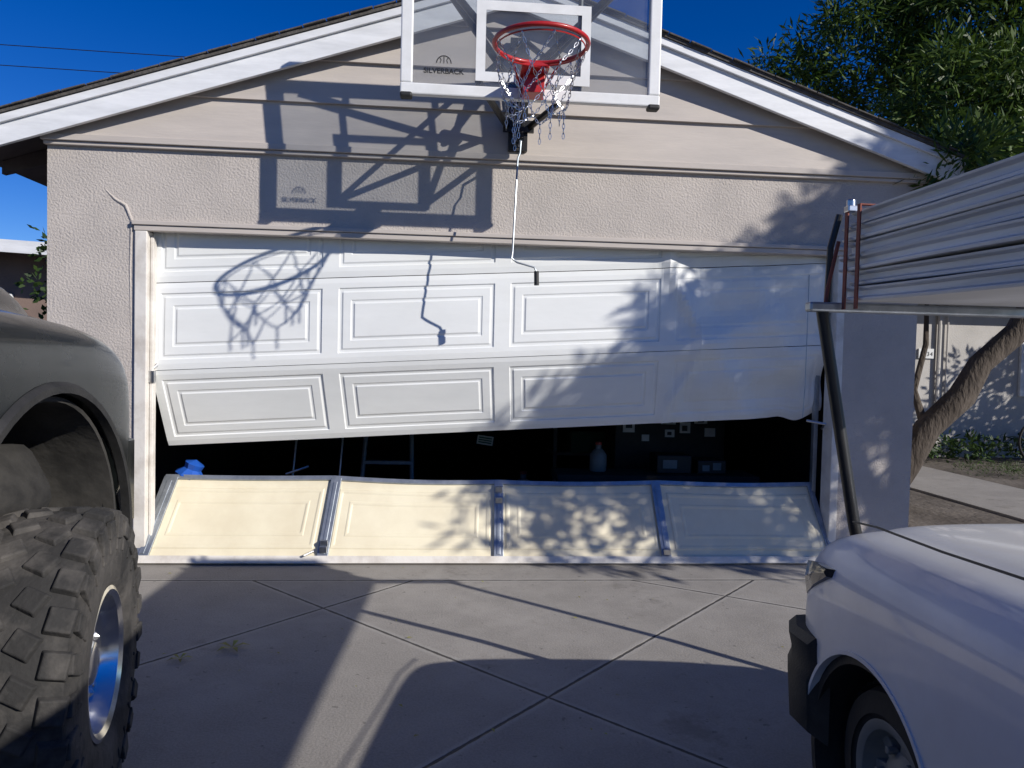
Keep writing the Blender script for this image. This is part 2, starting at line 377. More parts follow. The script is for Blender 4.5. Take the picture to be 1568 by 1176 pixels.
def jug(nm,x,y,z,s,mt):
    e=empty(nm); g=G(); Mx=Matrix.Translation((x,y,z))@Matrix.Rotation(-math.pi/2,4,'Y')@Matrix.Scale(s,4)
    g.lathe([(0,.0),(0,.08),(.02,.09),(.17,.09),(.22,.06),(.24,.03),(.28,.03),(.28,0)],20,Mx); g.obj('body',mt,e,smooth=True)
    g=G(); g.lathe([(.281,.0),(.281,.035),(.31,.035),(.31,0)],16,Mx); g.obj('cap','redp',e)
jug('plastic_jug',1.28,1.05,.50,.8,'greyp')
jug('plastic_jug',.7,1.6,.1,1.0,'greyp')
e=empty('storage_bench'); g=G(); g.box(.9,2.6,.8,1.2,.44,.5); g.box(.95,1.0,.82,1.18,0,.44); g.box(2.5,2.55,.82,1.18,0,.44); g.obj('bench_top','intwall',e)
e=empty('storage_box'); g=G(); g.box(1.75,2.05,.9,1.15,.502,.66); g.box(2.1,2.35,.9,1.15,.502,.62); g.obj('box_body','ink',e,bevel=.01)
g=G(); g.box(1.8,1.92,.892,.899,.55,.62); g.box(2.14,2.2,.892,.899,.53,.58);g.box(2.23,2.3,.892,.899,.54,.60); g.obj('labels','greyp',e)
e=empty('stickered_tool_chest'); g=G(); g.box(1.55,2.6,1.62,2.1,0,1.15); g.obj('chest','plastic',e,bevel=.01)
g=G()
for x,z,ww,hh in ((1.62,.78,.11,.16),(1.98,.86,.14,.06),(2.16,.78,.10,.10),(2.30,.87,.12,.07),(2.02,.74,.09,.07),(2.40,.75,.10,.08),(1.80,.70,.07,.06)): g.box(x,x+ww,1.608,1.616,z,z+hh,Mx=None)
g.obj('stickers','whitep',e)
g=G()
for x,z,ww,hh in ((1.645,.82,.06,.09),(2.01,.875,.08,.03),(2.18,.80,.05,.05),(2.33,.885,.06,.035),(2.04,.76,.04,.03)): g.box(x,x+ww,1.602,1.606,z,z+hh)
g.obj('sticker_print','ink',e)
e=empty('licence_plate'); g=G(); g.box(.2,.36,2.2,2.21,.62,.71,Mx=Matrix.Rotation(R(8),4,'Y')); g.obj('plate','whitep',e)
g=G()
for k in range(3): g.box(.215,.345,2.19,2.197,.637+k*.023,.649+k*.023,Mx=Matrix.Rotation(R(8),4,'Y'))
g.obj('lettering','green',e)
e=empty('tarp_bundle'); g=G(); prof=[(0,.0),(.0,.08),(.08,.11),(.13,.06),(.17,.07),(.2,0)]
g.lathe(prof,9,Matrix.Translation((-1.90,.40,.46))@Matrix.Rotation(-1.2,4,'Y')); g.obj('tarp','blue',e)
g=G(); g.box(-2.05,-1.75,.5,.8,0,.42); g.obj('box_under','cardboard',e,bevel=.01)
g=G(); g.tube([(-1.35,1.3,.0),(-1.3,1.6,1.3)],.012); g.tube([(-.95,1.3,.0),(-.9,1.6,1.3)],.010); g.tube([(-1.25,.7,.50),(-1.08,.72,.56)],.01); e=empty('garden_tools'); g.obj('handles','steel',e)
# ---------------------------------------------------------------- basketball hoop
bh=empty('basketball_hoop')
BX0,BX1,BZ0,BZ1,BY=-.317,1.212,2.955,3.85,-.79
g=G(); t=.07
g.box(BX0,BX1,BY-.025,BY+.025,BZ0,BZ0+t*.95); g.box(BX0,BX1,BY-.025,BY+.025,BZ1-t,BZ1)
g.box(BX0,BX0+t,BY-.024,BY+.024,BZ0+t*.95,BZ1-t); g.box(BX1-t,BX1,BY-.024,BY+.024,BZ0+t*.95,BZ1-t); g.obj('frame','bwhite',bh,bevel=.008)
g=G(); g.box(BX0+t,BX1-t,BY-.006,BY+.006,BZ0+t*.95,BZ1-t); g.obj('acrylic_sheet','acrylic',bh)
g=G(); ix0,ix1,iz0,iz1=.117,.79,3.055,3.52
g.box(ix0,ix1,BY-.010,BY-.007,iz0,iz0+.055); g.box(ix0,ix1,BY-.010,BY-.007,iz1-.055,iz1); g.box(ix0,ix0+.055,BY-.010,BY-.007,iz0+.055,iz1-.055); g.box(ix1-.055,ix1,BY-.010,BY-.007,iz0+.055,iz1-.055)
g.obj('shooter_square','bwhite',bh)
g=G()
for x in (BX0,BX1-.07): g.box(x,x+.07,BY-.035,BY+.035,BZ0-.018,BZ0+.012)
g.obj('corner_pads','plastic',bh,bevel=.01)
cu=bpy.data.curves.new('t','FONT'); cu.body='SILVERBACK'; cu.size=.05; cu.extrude=.001; cu.offset=.0012
to=bpy.data.objects.new('t',cu); sc.collection.objects.link(to); bpy.context.view_layer.update()
me=bpy.data.meshes.new_from_object(to.evaluated_get(bpy.context.evaluated_depsgraph_get())); bpy.data.objects.remove(to)
xs=[v.co.x for v in me.vertices]; wdt=max(xs)-min(xs)
lo=bpy.data.objects.new('lettering',me); sc.collection.objects.link(lo); me.materials.clear(); me.materials.append(M['ink'])
s_=.235/wdt; lo.matrix_world=Matrix.Translation((-.185,BY-.009,3.085))@Matrix.Rotation(math.pi/2,4,'X')@Matrix.Diagonal((s_,s_*1.0,1,1)); lo.parent=bh
g=G(); c0=Vector((-.068,BY-.009,3.145))
g.tube([c0+Vector((.042*math.cos(t_),0,.042*math.sin(t_))) for t_ in np.linspace(0,math.pi,14)],.003,5)
g.tube([c0,c0+Vector((0,0,.042))],.0025,5); 
for s in (-1,1): g.tube([c0+Vector((s*.022,0,0)),c0+Vector((s*.016,0,.018)),c0+Vector((s*.026,0,.033))],.0025,5)
g.obj('ball_logo','ink',bh)
RC=Vector((.443,-1.28,3.085)); RR=.245
g=G(); g.tube([RC+Vector((RR*math.cos(t_),RR*math.sin(t_),0)) for t_ in np.linspace(0,2*math.pi,65)],.0125,10,False)
g.tube([RC+Vector((.232*math.cos(t_),.232*math.sin(t_),-.022)) for t_ in np.linspace(0,2*math.pi,49)],.004,6,False)
g.obj('rim','red',bh,smooth=True)
g=G(); g.box(.365,.52,-1.05,-.83,3.055,3.085); g.box(.375,.515,-.83,BY-.03,2.955,3.11); g.box(.385,.505,-.96,-.83,2.95,3.055)
for s in (-1,1):
    g.tube([(.443+s*.07,-.84,3.01),(.443+s*.13,-1.07,3.073)],.009)
g.obj('rim_bracket','red',bh,bevel=.006)
g=G()
def link(c,d,flip,l=.032,ww=.013,rw=.0024):
    d=d.normalized(); s=Vector((0,0,1)) if abs(d.z)<.8 else Vector((1,0,0)); a_=d.cross(s).normalized(); b_=d.cross(a_)
    if flip: a_,b_=b_,a_
    pts=[c+d*(l/2*math.cos(t_))+a_*(ww/2*math.sin(t_)) for t_ in np.linspace(0,2*math.pi,9)[:-1]]
    k=len(g.v); m_=len(pts)
    for i,p_ in enumerate(pts):
        out=(p_-c).normalized()
        for j in range(4):
            an=math.pi/2*j+.78; g.v.append(tuple(p_+out*rw*math.cos(an)+b_*rw*math.sin(an)))
    for i in range(m_):
        for j in range(4): g.f.append((k+i*4+j,k+i*4+(j+1)%4,k+((i+1)%m_)*4+(j+1)%4,k+((i+1)%m_)*4+j))
def chain(p0,p1,sag=.0):
    p0=Vector(p0);p1=Vector(p1); n=max(2,int(round((p1-p0).length/.025)))
    for i in range(n):
        t_=(i+.5)/n; c=p0.lerp(p1,t_); c.z-=sag*4*t_*(1-t_); link(c,p1-p0,i%2)
NC=9
rows=[(.238,-.02),(.20,-.16),(.15,-.29),(.13,-.38)]
def np_(row,i):
    rr,zz=rows[row]; an=2*math.pi*(i+.5*(row%2))/NC
    j=random.Random(row*37+i%NC); return RC+Vector((rr*math.cos(an)+j.uniform(-.02,.02)*row*.8-.015*row,rr*math.sin(an)+j.uniform(-.02,.02)*row*.8,zz+j.uniform(-.02,.02)*row*.8))
for row in range(3):
    for i in range(NC):
        pA=np_(row,i); 
        o2=(0,-1) if row%2==0 else (0,1)
        for k in o2: chain(pA,np_(row+1,(i+k)%NC),.010)
for i in range(NC): chain(np_(3,i),np_(3,i)+Vector((0,0,-.07-.04*(i%3))))
g.obj('chain_net','steel',bh,smooth=True)
g=G()
g.box(.37,.50,-.075,-.042,2.86,3.62); g.box(.33,.54,-.10,-.076,3.30,3.40); g.box(.33,.54,-.10,-.076,2.98,3.06)
def bar(a_,b_,w_=.022): g.tube([a_,b_],w_,8)
for s in (-1,1):
    bar((.435+s*.09,-.09,3.36),(.435+s*.60,BY+.04,3.74),.026)
    bar((.435+s*.60,BY+.04,3.74),(.435-s*.05,-.40,3.18),.022)
    bar((.435+s*.08,-.09,3.02),(.435+s*.30,BY+.04,3.07),.022)
    bar((.435+s*.30,BY+.04,3.03),(.435+s*.30,BY+.04,3.80),.016)
    bar((.435+s*.30,BY+.04,3.07),(.435+s*.02,-.30,3.50),.020)
bar((-.16,BY+.04,3.74),(1.03,BY+.04,3.74),.016)
bar((.435,-.08,2.93),(.435,-.45,3.30),.02)
g.obj('mounting_arms','black',bh,smooth=True)
g=G(); g.box(.405,.465,-.17,-.08,2.90,3.0); g.tube([(.435,-.125,2.86),(.435,-.125,3.2)],.02,10)
pts=[Vector((.435,-.2,2.84))+Vector((.02*math.cos(t_),.02*math.sin(t_),t_*.006)) for t_ in np.linspace(0,50,200)]; g.tube(pts,.0035,5)
g.obj('height_adjuster','black',bh,smooth=True)
g=G(); g.tube([(.435,-.30,2.86),(.43,-.31,2.78),(.415,-.33,2.74),(.39,-.40,2.13),(.385,-.40,2.085),(.42,-.40,2.06),(.53,-.42,2.03),(.545,-.42,2.0)],.0065,8); g.tube([(.435,-.2,2.86),(.435,-.30,2.86)],.01)
g.obj('crank_rod','galv',bh,smooth=True)
g=G(); g.tube([(.545,-.42,2.005),(.548,-.42,1.915)],.016,10); g.obj('crank_grip','plastic',bh,smooth=True)
# ---------------------------------------------------------------- vehicles
def wheel(par,Mx,rad,wd,rim,knob,pre):
    h=wd/2; g=G()
    g.lathe([(-h*.8,rim),(-h,rim+.04),(-h*1.02,rad-.09),(-h*.92,rad-.03),(-h*.5,rad-.012),(0,rad-.008),(h*.5,rad-.012),(h*.92,rad-.03),(h*1.02,rad-.09),(h*1.0,rim+.04),(h*.8,rim)],80,Mx)
    g.obj(pre+'_tyre','rubber' if knob else 'rubber2',par,smooth=True)
    g=G(); n=26 if knob else 44
    for i in range(n):
        A=2*math.pi*i/n
        def put(x,rr,dx,dt,dr,tw=0,off=0,tilt=0):
            T=Mx@Matrix.Rotation(A+off,4,'X')@Matrix.Translation((x,0,rr))@Matrix.Rotation(tw,4,'Z')@Matrix.Rotation(tilt,4,'Y')
            v=[]
            for sz,q in ((-1,1),(1,.82)):
                for sx,sy in ((-1,-1),(1,-1),(1,1),(-1,1)): v.append((sx*dx*q,sy*dt*q,sz*dr))
            g.add(v,BF,T)
        st=2*math.pi/n
        if knob:
            jit=random.uniform(-.01,.01)
            put(-h*.28,rad-.006,h*.24,.034,.009,.5,jit); put(h*.28,rad-.006,h*.24,.034,.009,-.5,st*.5)
            put(-h*.78,rad-.016,h*.24,.038,.011,.15,st*.5,-.25); put(h*.78,rad-.016,h*.24,.038,.011,-.15,0,.25)
            put(-h*1.0,rad-.062,.010,.030,.038,0,st*.5,0); put(h*1.0,rad-.062,.010,.030,.038 if i%2 else .026,0,0,0)
            put(h*1.015,rad-.115,.005,.006,.02,0,st*.25,0)
        else:
            put(-h*.45,rad-.006,h*.3,.012,.005,.3); put(h*.45,rad-.006,h*.3,.012,.005,-.3,st*.5)
    g.obj(pre+'_tread','rubber' if knob else 'rubber2',par,bevel=.004 if knob else 0)
    g=G(); g.lathe([(h*.78,rim+.012),(h*.93,rim+.016),(h*.95,rim+.004),(h*.88,rim-.012),(h*.6,rim-.022),(h*.25,rim-.04),(h*.2,rim-.05),(h*.2,.10)],64,Mx); g.obj(pre+'_barrel','chrome' if knob else 'greyp',par,smooth=True)
    g=G()
    for i in range(8):
        T=Mx@Matrix.Rotation(2*math.pi*i/8,4,'X'); g.add([(h*.22,-.035,.08),(h*.22,.035,.08),(h*.22,.022,rim-.03),(h*.22,-.022,rim-.03),(h*.50,-.026,.08),(h*.50,.026,.08),(h*.55,.016,rim-.02),(h*.55,-.016,rim-.02)],BF,T)
    g.lathe([(h*.2,.11),(h*.5,.095),(h*.72,.06),(h*.75,.04),(h*.75,0)],32,Mx)
    for i in range(6):
        an=2*math.pi*i/6; T=Mx@Matrix.Translation((h*.45,.10*math.cos(an),.10*math.sin(an))); g.lathe([(0,.012),(.03,.012),(.03,0)],8,T)
    g.obj(pre+'_spokes','chrome' if knob else 'greyp',par,smooth=True,bevel=.003)
    g=G(); g.lathe([(-h*.5,rim-.02),(-h*.5,.0)],32,Mx); g.lathe([(h*.15,.12),(h*.15,rim-.055)],32,Mx); g.obj(pre+'_brake','plastic',par)
def body(par,name,stations,prof,Mx,mt,cuts,sub=2):
    g=G(); rings=[]
    for st in stations:
        hp=prof(*st[1:]); y=st[0]
        ring=[(x,y,z) for x,z in hp]+[(-x,y,z) for x,z in hp[::-1] if x>1e-6]
        rings.append(ring)
    g.loft(rings); o=g.obj(name,mt,None,smooth=True)
    md=o.modifiers.new('s','SUBSURF'); md.levels=sub; md.render_levels=sub
    cs=[]
    for (x0,x1,y,z,r_) in cuts:
        c=G(); c.lathe([(x0,0),(x0,r_),(x1,r_),(x1,0)],56,Matrix.Translation((0,y,z))); co=c.obj('cut','plastic'); cs.append(co)
        md=o.modifiers.new('c','BOOLEAN'); md.object=co; md.operation='DIFFERENCE'; md.solver='EXACT'
    bpy.context.view_layer.update()
    me=bpy.data.meshes.new_from_object(o.evaluated_get(bpy.context.evaluated_depsgraph_get()))
    me.transform(Mx); n=bpy.data.objects.new(name,me); sc.collection.objects.link(n); n.parent=par
    me.polygons.foreach_set('use_smooth',[True]*len(me.polygons))
    try: me.set_sharp_from_angle(angle=R(35))
    except Exception: pass
    me.materials.clear(); me.materials.append(M[mt])
    bpy.data.objects.remove(o)
    for c in cs: bpy.data.objects.remove(c)
    return n
def arc(par,name,x0,x1,y,z,r_,th,Mx,mt,a0=-15,a1=195,n=32,bev=0):
    g=G(); rings=[]
    for i in range(n+1):
        A=R(a0+(a1-a0)*i/n); c,s=math.cos(A),math.sin(A)
        rings.append([(x0,y+c*r_,z+s*r_),(x1,y+c*r_,z+s*r_),(x1,y+c*(r_+th*.6),z+s*(r_+th*.6)),((x0+x1)/2,y+c*(r_+th),z+s*(r_+th)),(x0,y+c*(r_+th),z+s*(r_+th))])
    g.loft(rings); return g.obj(name,mt,par,smooth=True,Mx=Mx,bevel=bev)
# --- dark lifted pickup, left
t1=empty('pickup_truck')
M1=Matrix.Translation((-2.20,-2.14,0))@Matrix.Rotation(R(1.5),4,'Z')
def pD(zh,zf,w_,wh,zb):
    return [(0,zh),(wh*.7,zh-.01),(wh*.93,zh-.05),(wh,zf+.03),(wh+.06,zf),(w_*.90,zf-.012),(w_*.985,zf-.07),(w_,zf-.18),(w_,zb+.15),(w_*.98,zb),(0,zb)]
st=[(0.02,1.38,1.26,.84,.50,.86),(0.0,1.48,1.33,.90,.56,.84),(-.06,1.59,1.43,.96,.62,.82),(-.22,1.70,1.51,.995,.67,.80),(-.5,1.75,1.55,1.0,.70,.8),(-1.35,1.80,1.59,1.0,.73,.8),(-1.5,1.66,1.61,1.0,.8,.78),(-3.2,1.66,1.62,1.0,.8,.78),(-3.3,1.62,1.60,.99,.8,.78),(-5.5,1.62,1.60,.99,.8,.78),(-5.55,1.58,1.56,.97,.8,.8)]
AY,AZ1,AR=-.75,.78,.53
body(t1,'body_shell',st,pD,M1,'dpaint',[(.55,1.3,AY,AZ1,AR),(-1.3,-.55,AY,AZ1,AR),(.55,1.3,-4.4,AZ1,AR),(-1.3,-.55,-4.4,AZ1,AR)])
for k,yy in enumerate((AY,-4.4)):
    for s in (-1,1):
        xa,xb=sorted((s*.985,s*1.015)); arc(t1,'wheel_flare_%d_%d'%(k,s),xa,xb,yy,AZ1,AR-.004,.035,M1,'plastic',-8,188)
        xa,xb=sorted((s*.50,s*.97)); arc(t1,'wheel_liner_%d_%d'%(k,s),xa,xb,yy,AZ1,AR-.03,.025,M1,'dust',-20,200)
g=G(); g.tube([(.52,AY,.6),(.56,AY+.03,1.22)],.035); 
pts=[Vector((.62+.07*math.cos(t_),AY-.1+.07*math.sin(t_),.62+t_*.012)) for t_ in np.linspace(0,44,160)]; g.tube(pts,.011,6)
g.tube([(.5,AY+.1,.95),(.85,AY+.25,.9)],.018)
g.obj('suspension','dust',t1,smooth=True,Mx=M1)
g=G(); rings=[]
for i,(y,rr) in enumerate(((AY-.22,.05),(AY-.15,.16),(AY+.05,.21),(AY+.25,.2),(AY+.35,.12),(AY+.38,.04))):
    rings.append([(.70+rr*math.cos(t_)*(.8+.08*math.sin(3*t_+i)),y,.98+rr*math.sin(t_)*(.75+.07*math.cos(4*t_+i))) for t_ in np.linspace(0,2*math.pi,25)[:-1]])
g.loft(rings); g.obj('inner_fender','dust',t1,smooth=True,Mx=M1)
g=G(); rings=[]
for x,y in ((-.98,-.28),(-1.0,-.08),(-.92,.05),(-.5,.12),(0,.13),(.5,.12),(.90,.04),(.975,-.08),(.97,-.20)):
    rings.append([(x,y,.78),(x*.96,y-.06,.74),(x*.96,y-.06,1.12),(x,y,1.09)])
g.loft(rings); g.obj('front_bumper','dpaint',t1,smooth=True,Mx=M1)
g=G(); g.box(-.55,.55,-.02,.05,1.16,1.36); g.obj('grille','plastic',t1,bevel=.01,Mx=M1)
g=G(); 
for s in (-1,1): g.box(s*.74-.13,s*.74+.13,-.06,.03,1.14,1.30)
g.obj('headlights','lamp',t1,bevel=.02,Mx=M1)
g=G(); rings=[]
for y,zt,w_ in ((-1.45,1.66,.88),(-2.05,2.20,.76),(-3.0,2.22,.76),(-3.25,1.66,.88)):
    rings.append([(-w_,y,zt),(w_,y,zt),(.93,y,1.56),(-.93,y,1.56)])
g.loft(rings); g.obj('cab','dpaint',t1,smooth=True,bevel=.03,Mx=M1)
g=G(); g.add([(-.80,-1.50,1.72),(.80,-1.50,1.72),(.70,-2.02,2.16),(-.70,-2.02,2.16)],[(0,1,2,3)],Matrix.Translation((0,.03,.02)))
for s in (-1,1): g.add([(s*.925,-1.85,1.70),(s*.925,-3.0,1.70),(s*.80,-2.9,2.14),(s*.80,-2.15,2.14)],[(0,1,2,3)],Matrix.Translation((s*.012,0,0)))
g.obj('cab_windows','glassd',t1,Mx=M1)
g=G()
for yy in (AY,-4.4): g.tube([(-.8,yy,.46),(.8,yy,.46)],.05)
g.box(-.4,.4,-5.3,-.2,.72,.83); g.obj('axles','plastic',t1,Mx=M1)
wheel(t1,Matrix.Translation((-1.18,-2.88,.475))@Matrix.Rotation(R(11),4,'Z'),.475,.31,.215,True,'front_wheel_near')
wheel(t1,M1@Matrix.Translation((-1.06,AY,.475))@Matrix.Rotation(R(180+11),4,'Z'),.475,.31,.215,True,'front_wheel_far')
wheel(t1,M1@Matrix.Translation((1.04,-4.4,.475)),.475,.31,.215,True,'rear_wheel_near')
wheel(t1,M1@Matrix.Translation((-1.04,-4.4,.475))@Matrix.Rotation(math.pi,4,'Z'),.475,.31,.215,True,'rear_wheel_far')
# --- white pickup, right
t2=empty('pickup_truck')
M2=Matrix.Translation((2.04,-2.86,0))@Matrix.Rotation(R(-3),4,'Z')
def pW(zh,zf,w_,wh,zb):
    return [(0,zh),(wh*.6,zh-.005),(wh*.92,zh-.02),(wh,zh-.035),(wh+.03,zf),(w_*.90,zf-.02),(w_*.975,zf-.08),(w_,zf-.20),(w_,zb+.15),(w_*.97,zb),(0,zb)]
st=[(0.03,.82,.78,.76,.55,.44),(0.02,.885,.85,.81,.58,.42),(-.05,.94,.905,.85,.60,.38),(-.2,.965,.93,.87,.63,.34),(-.5,.985,.95,.875,.65,.32),(-1.25,1.05,.99,.875,.68,.32),(-1.4,1.0,.98,.875,.7,.32),(-2.9,1.02,1.0,.875,.7,.32),(-3.0,.99,.98,.87,.7,.32),(-4.9,.99,.98,.87,.7,.32),(-4.95,.96,.94,.85,.7,.4)]
BYW,BZW,BRW=-.50,.285,.355
body(t2,'body_shell',st,pW,M2,'wpaint',[(.5,1.3,BYW,BZW,BRW),(-1.3,-.5,BYW,BZW,BRW),(.5,1.3,-3.75,BZW,BRW),(-1.3,-.5,-3.75,BZW,BRW)])
for k,yy in enumerate((BYW,-3.75)):
    for s in (-1,1):
        xa,xb=sorted((s*.85,s*.878)); arc(t2,'wheel_lip_%d_%d'%(k,s),xa,xb,yy,BZW,BRW-.004,.012,M2,'wpaint',5,175)
        xa,xb=sorted((s*.45,s*.855)); arc(t2,'wheel_liner_%d_%d'%(k,s),xa,xb,yy,BZW,BRW-.03,.025,M2,'plastic',-20,200)
g=G(); rings=[]
for x,y in ((-.875,-.17),(-.885,-.05),(-.845,.05),(-.5,.11),(0,.12),(.5,.11),(.845,.05),(.885,-.05),(.875,-.17)):
    rings.append([(x,y,.28),(x*.95,y-.05,.26),(x*.95,y-.05,.585),(x*.99,y-.01,.585),(x*1.012,y+.004,.56),(x*1.0,y,.51),(x*1.0,y,.47),(x*1.012,y+.004,.44)])
g.loft(rings); g.obj('front_bumper','plastic',t2,smooth=True,Mx=M2)
g=G(); rings=[]
for x,y,z0,z1 in ((.868,-.24,.80,.825),(.862,-.14,.745,.82),(.842,-.05,.69,.80),(.80,.005,.66,.77),(.55,.035,.66,.77)):
    rings.append([(x,y,z0),(x+.006,y+.005,(z0+z1)/2),(x,y,z1),(x-.05,y-.04,z1),(x-.05,y-.04,z0)])
g.loft(rings); g2=G(); g2.add([(-x,y,z) for x,y,z in g.v],g.f); g.add(g2.v,g2.f); g.obj('headlights','lamp',t2,smooth=True,Mx=M2)
g=G(); g.box(-.52,.52,.0,.045,.66,.78); g.obj('grille','plastic',t2,bevel=.01,Mx=M2)
# hood shut line
g=G()
for s in (-1,1): g.tube([(s*.70,-.06,.932),(s*.72,-.25,.956),(s*.735,-.6,.972),(s*.75,-1.2,1.012)],.0035,6)
g.obj('hood_gap','ink',t2,Mx=M2)
g=G(); rings=[]
for y,zt,w_ in ((-1.32,1.01,.80),(-1.95,1.50,.64),(-2.75,1.52,.64),(-2.98,1.01,.78)):
    rings.append([(-w_,y,zt),(w_,y,zt),(.84,y,.96),(-.84,y,.96)])
g.loft(rings); g.obj('cab','wpaint',t2,smooth=True,bevel=.03,Mx=M2)
g=G(); g.add([(-.72,-1.37,1.06),(.72,-1.37,1.06),(.60,-1.92,1.47),(-.60,-1.92,1.47)],[(0,1,2,3)],Matrix.Translation((0,.03,.02)))
for s in (-1,1): g.add([(s*.83,-1.7,1.05),(s*.83,-2.7,1.05),(s*.68,-2.65,1.45),(s*.68,-2.0,1.45)],[(0,1,2,3)],Matrix.Translation((s*.012,0,0)))
g.obj('cab_windows','glassd',t2,Mx=M2)
g=G()
for yy in (BYW,-3.75): g.tube([(-.7,yy,.29),(.7,yy,.29)],.04)
g.box(-.4,.4,-4.8,-.2,.28,.38); g.obj('axles','plastic',t2,Mx=M2)
for yy,nm in ((BYW,'front'),(-3.75,'rear')):
    for s in (-1,1):
        wheel(t2,M2@Matrix.Translation((s*.70,yy,.285))@Matrix.Rotation(0 if s>0 else math.pi,4,'Z'),.285,.20,.165,False,'%s_wheel_%s'%(nm,'r' if s>0 else 'l'))
# rack
rk=empty('ladder_rack'); g=G()
g.tube([(1.355,-2.58,1.665),(1.525,-2.56,.85),(1.60,-2.62,.44)],.022,12); g.tube([(2.62,-2.58,1.665),(2.50,-2.56,.85),(2.44,-2.62,.44)],.022,12)
g.tube([(1.60,-2.62,.46),(1.62,-2.85,.46)],.022,10); g.tube([(2.44,-2.62,.46),(2.44,-2.85,.46)],.022,10)
for y,z,xs in ((-5.9,1.505,(1.10,2.65)),(-7.0,1.505,(1.05,2.6))):
    g.tube([(xs[0],y,z),(xs[1],y,z)],.018,12); g.tube([(xs[0],y,z),(xs[0]+.03,y,.95)],.021,12); g.tube([(xs[1],y,z),(xs[1]-.03,y,.95)],.021,12)
g.obj('posts','black',rk,smooth=True)
g=G(); g.box(1.30,2.68,-2.61,-2.56,1.640,1.675); g.obj('crossbar','galv',rk,bevel=.008)
pb=empty('aluminium_panel_bundle'); dv=Vector((.107,1,.040)); E0=Vector((1.432,-2.58,1.680))
g=G(); z=0; HL=.054
for i in range(6):
    h=HL; off=(.0,.012,-.006,.008,.002,.014)[i]; le=(.0,-.03,.015,-.01,.02,-.02)[i]
    prof=[(off,z),(off-.004,z+.009),(off,z+.012),(off+.020,z+.017),(off+.020,z+.036),(off,z+.041),(off-.004,z+h-.006),(off+.02,z+h-.002),(off+.78,z+h-.003),(off+.78,z)]
    rings=[]
    for s in np.linspace(0,-4.6,16):
        c=E0+dv*(s+le); wv=.003*math.sin(s*3+i*1.7)
        rings.append([(c.x+px+wv*.6,c.y,c.z+pz+wv) for px,pz in prof])
    g.loft(rings); z+=h
g.obj('panels','panelw',pb,bevel=.0015)
HB=6*HL+.004
g=G()
for yy,dx in ((-.05,0),(-.15,.01)):
    c=E0+dv*yy; 
    g.box(c.x-.016,c.x-.011,c.y-.010,c.y+.010,c.z-.03,c.z+HB); g.box(c.x-.016,c.x+.80,c.y-.010,c.y+.010,c.z+HB,c.z+HB+.004)
g.tube([(E0.x-.02,E0.y+.0,E0.z+.22),(E0.x-.04,E0.y+.03,E0.z+.05),(1.37,-2.57,1.62)],.007)
g.obj('tie_strap','orange',pb)
g=G(); c=E0+dv*-.05; g.tube([c+Vector((.0,0,HB)),c+Vector((.0,0,HB+.035))],.017,10); g.box(c.x-.018,c.x+.018,c.y-.018,c.y+.018,c.z+HB-.01,c.z+HB+.013); g.obj('strap_buckle','steel',pb,bevel=.004)
g=G(); g.tube([(E0.x-.01,E0.y+.02,E0.z+.32),(E0.x-.035,E0.y+.03,E0.z+.20),(E0.x-.03,E0.y+.05,E0.z-.0)],.012); g.obj('bungee_cord','black',pb)
# ---------------------------------------------------------------- foliage
def leaves(name,tufts,per,Lf,Wf,mt,parent=None,spread=.16,droop=.3):
    T=np.array([t_[:3] for t_ in tufts]); S=np.array([t_[3] if len(t_)>3 else 1 for t_ in tufts])
    n=len(T)*per; c=np.repeat(T,per,0); s=np.repeat(S,per)[:,None]
    d=rng.normal(size=(n,3)); d/=np.linalg.norm(d,axis=1)[:,None]; d[:,2]-=droop; d/=np.linalg.norm(d,axis=1)[:,None]
    rad=rng.uniform(.05,1,size=(n,1))**.7*spread*s
    base=c+d*rad; q=rng.normal(size=(n,3))*.35+d; q/=np.linalg.norm(q,axis=1)[:,None]
    b=np.cross(q,rng.normal(size=(n,3))); b/=np.linalg.norm(b,axis=1)[:,None]
    l=Lf*rng.uniform(.6,1.3,size=(n,1)); w_=Wf*rng.uniform(.7,1.2,size=(n,1))
    V=np.stack([base,base+q*l*.5+b*w_*.5,base+q*l,base+q*l*.5-b*w_*.5],1).reshape(-1,3)
    me=bpy.data.meshes.new(name); me.vertices.add(n*4); me.vertices.foreach_set('co',V.ravel().astype(np.float32))
    me.loops.add(n*4); me.loops.foreach_set('vertex_index',np.arange(n*4,dtype=np.int32))
    me.polygons.add(n); me.polygons.foreach_set('loop_start',np.arange(0,n*4,4,dtype=np.int32)); me.polygons.foreach_set('loop_total',np.full(n,4,dtype=np.int32))
    me.update(calc_edges=True); me.materials.append(M[mt]); o=bpy.data.objects.new(name,me); sc.collection.objects.link(o)
    if parent: o.parent=parent
    return o
def tuftball(c,r_,n,sh=.45):
    o=[]
    for _ in range(n):
        d=np.array([random.gauss(0,1) for _ in range(3)]); d/=np.linalg.norm(d); q=random.uniform(sh,1)**.6
        o.append((c[0]+d[0]*q*r_[0],c[1]+d[1]*q*r_[1],c[2]+d[2]*q*r_[2],random.uniform(.7,1.3)))
    return o
tr1=empty('tree'); g=G()
g.tube([(4.55,2.5,-.1),(4.90,2.42,.40),(5.10,2.36,.80),(5.45,2.33,1.15),(5.62,2.3,1.5),(6.0,2.27,1.85),(6.15,2.25,2.2),(6.5,2.2,3.0),(6.6,2.3,4.2)],[.22,.155,.135,.14,.12,.125,.11,.10,.06],12)
g.tube([(6.1,2.25,2.1),(5.6,1.6,2.9),(4.6,1.0,3.2),(3.7,.1,3.0)],[.08,.06,.03,.008],8); g.tube([(6.4,2.2,2.8),(7,2.6,4),(7.2,3,5)],[.08,.06,.03],8); g.tube([(6.2,2.25,2.4),(5.4,2.6,3.8),(4.6,2.8,4.8)],[.07,.05,.02],8)
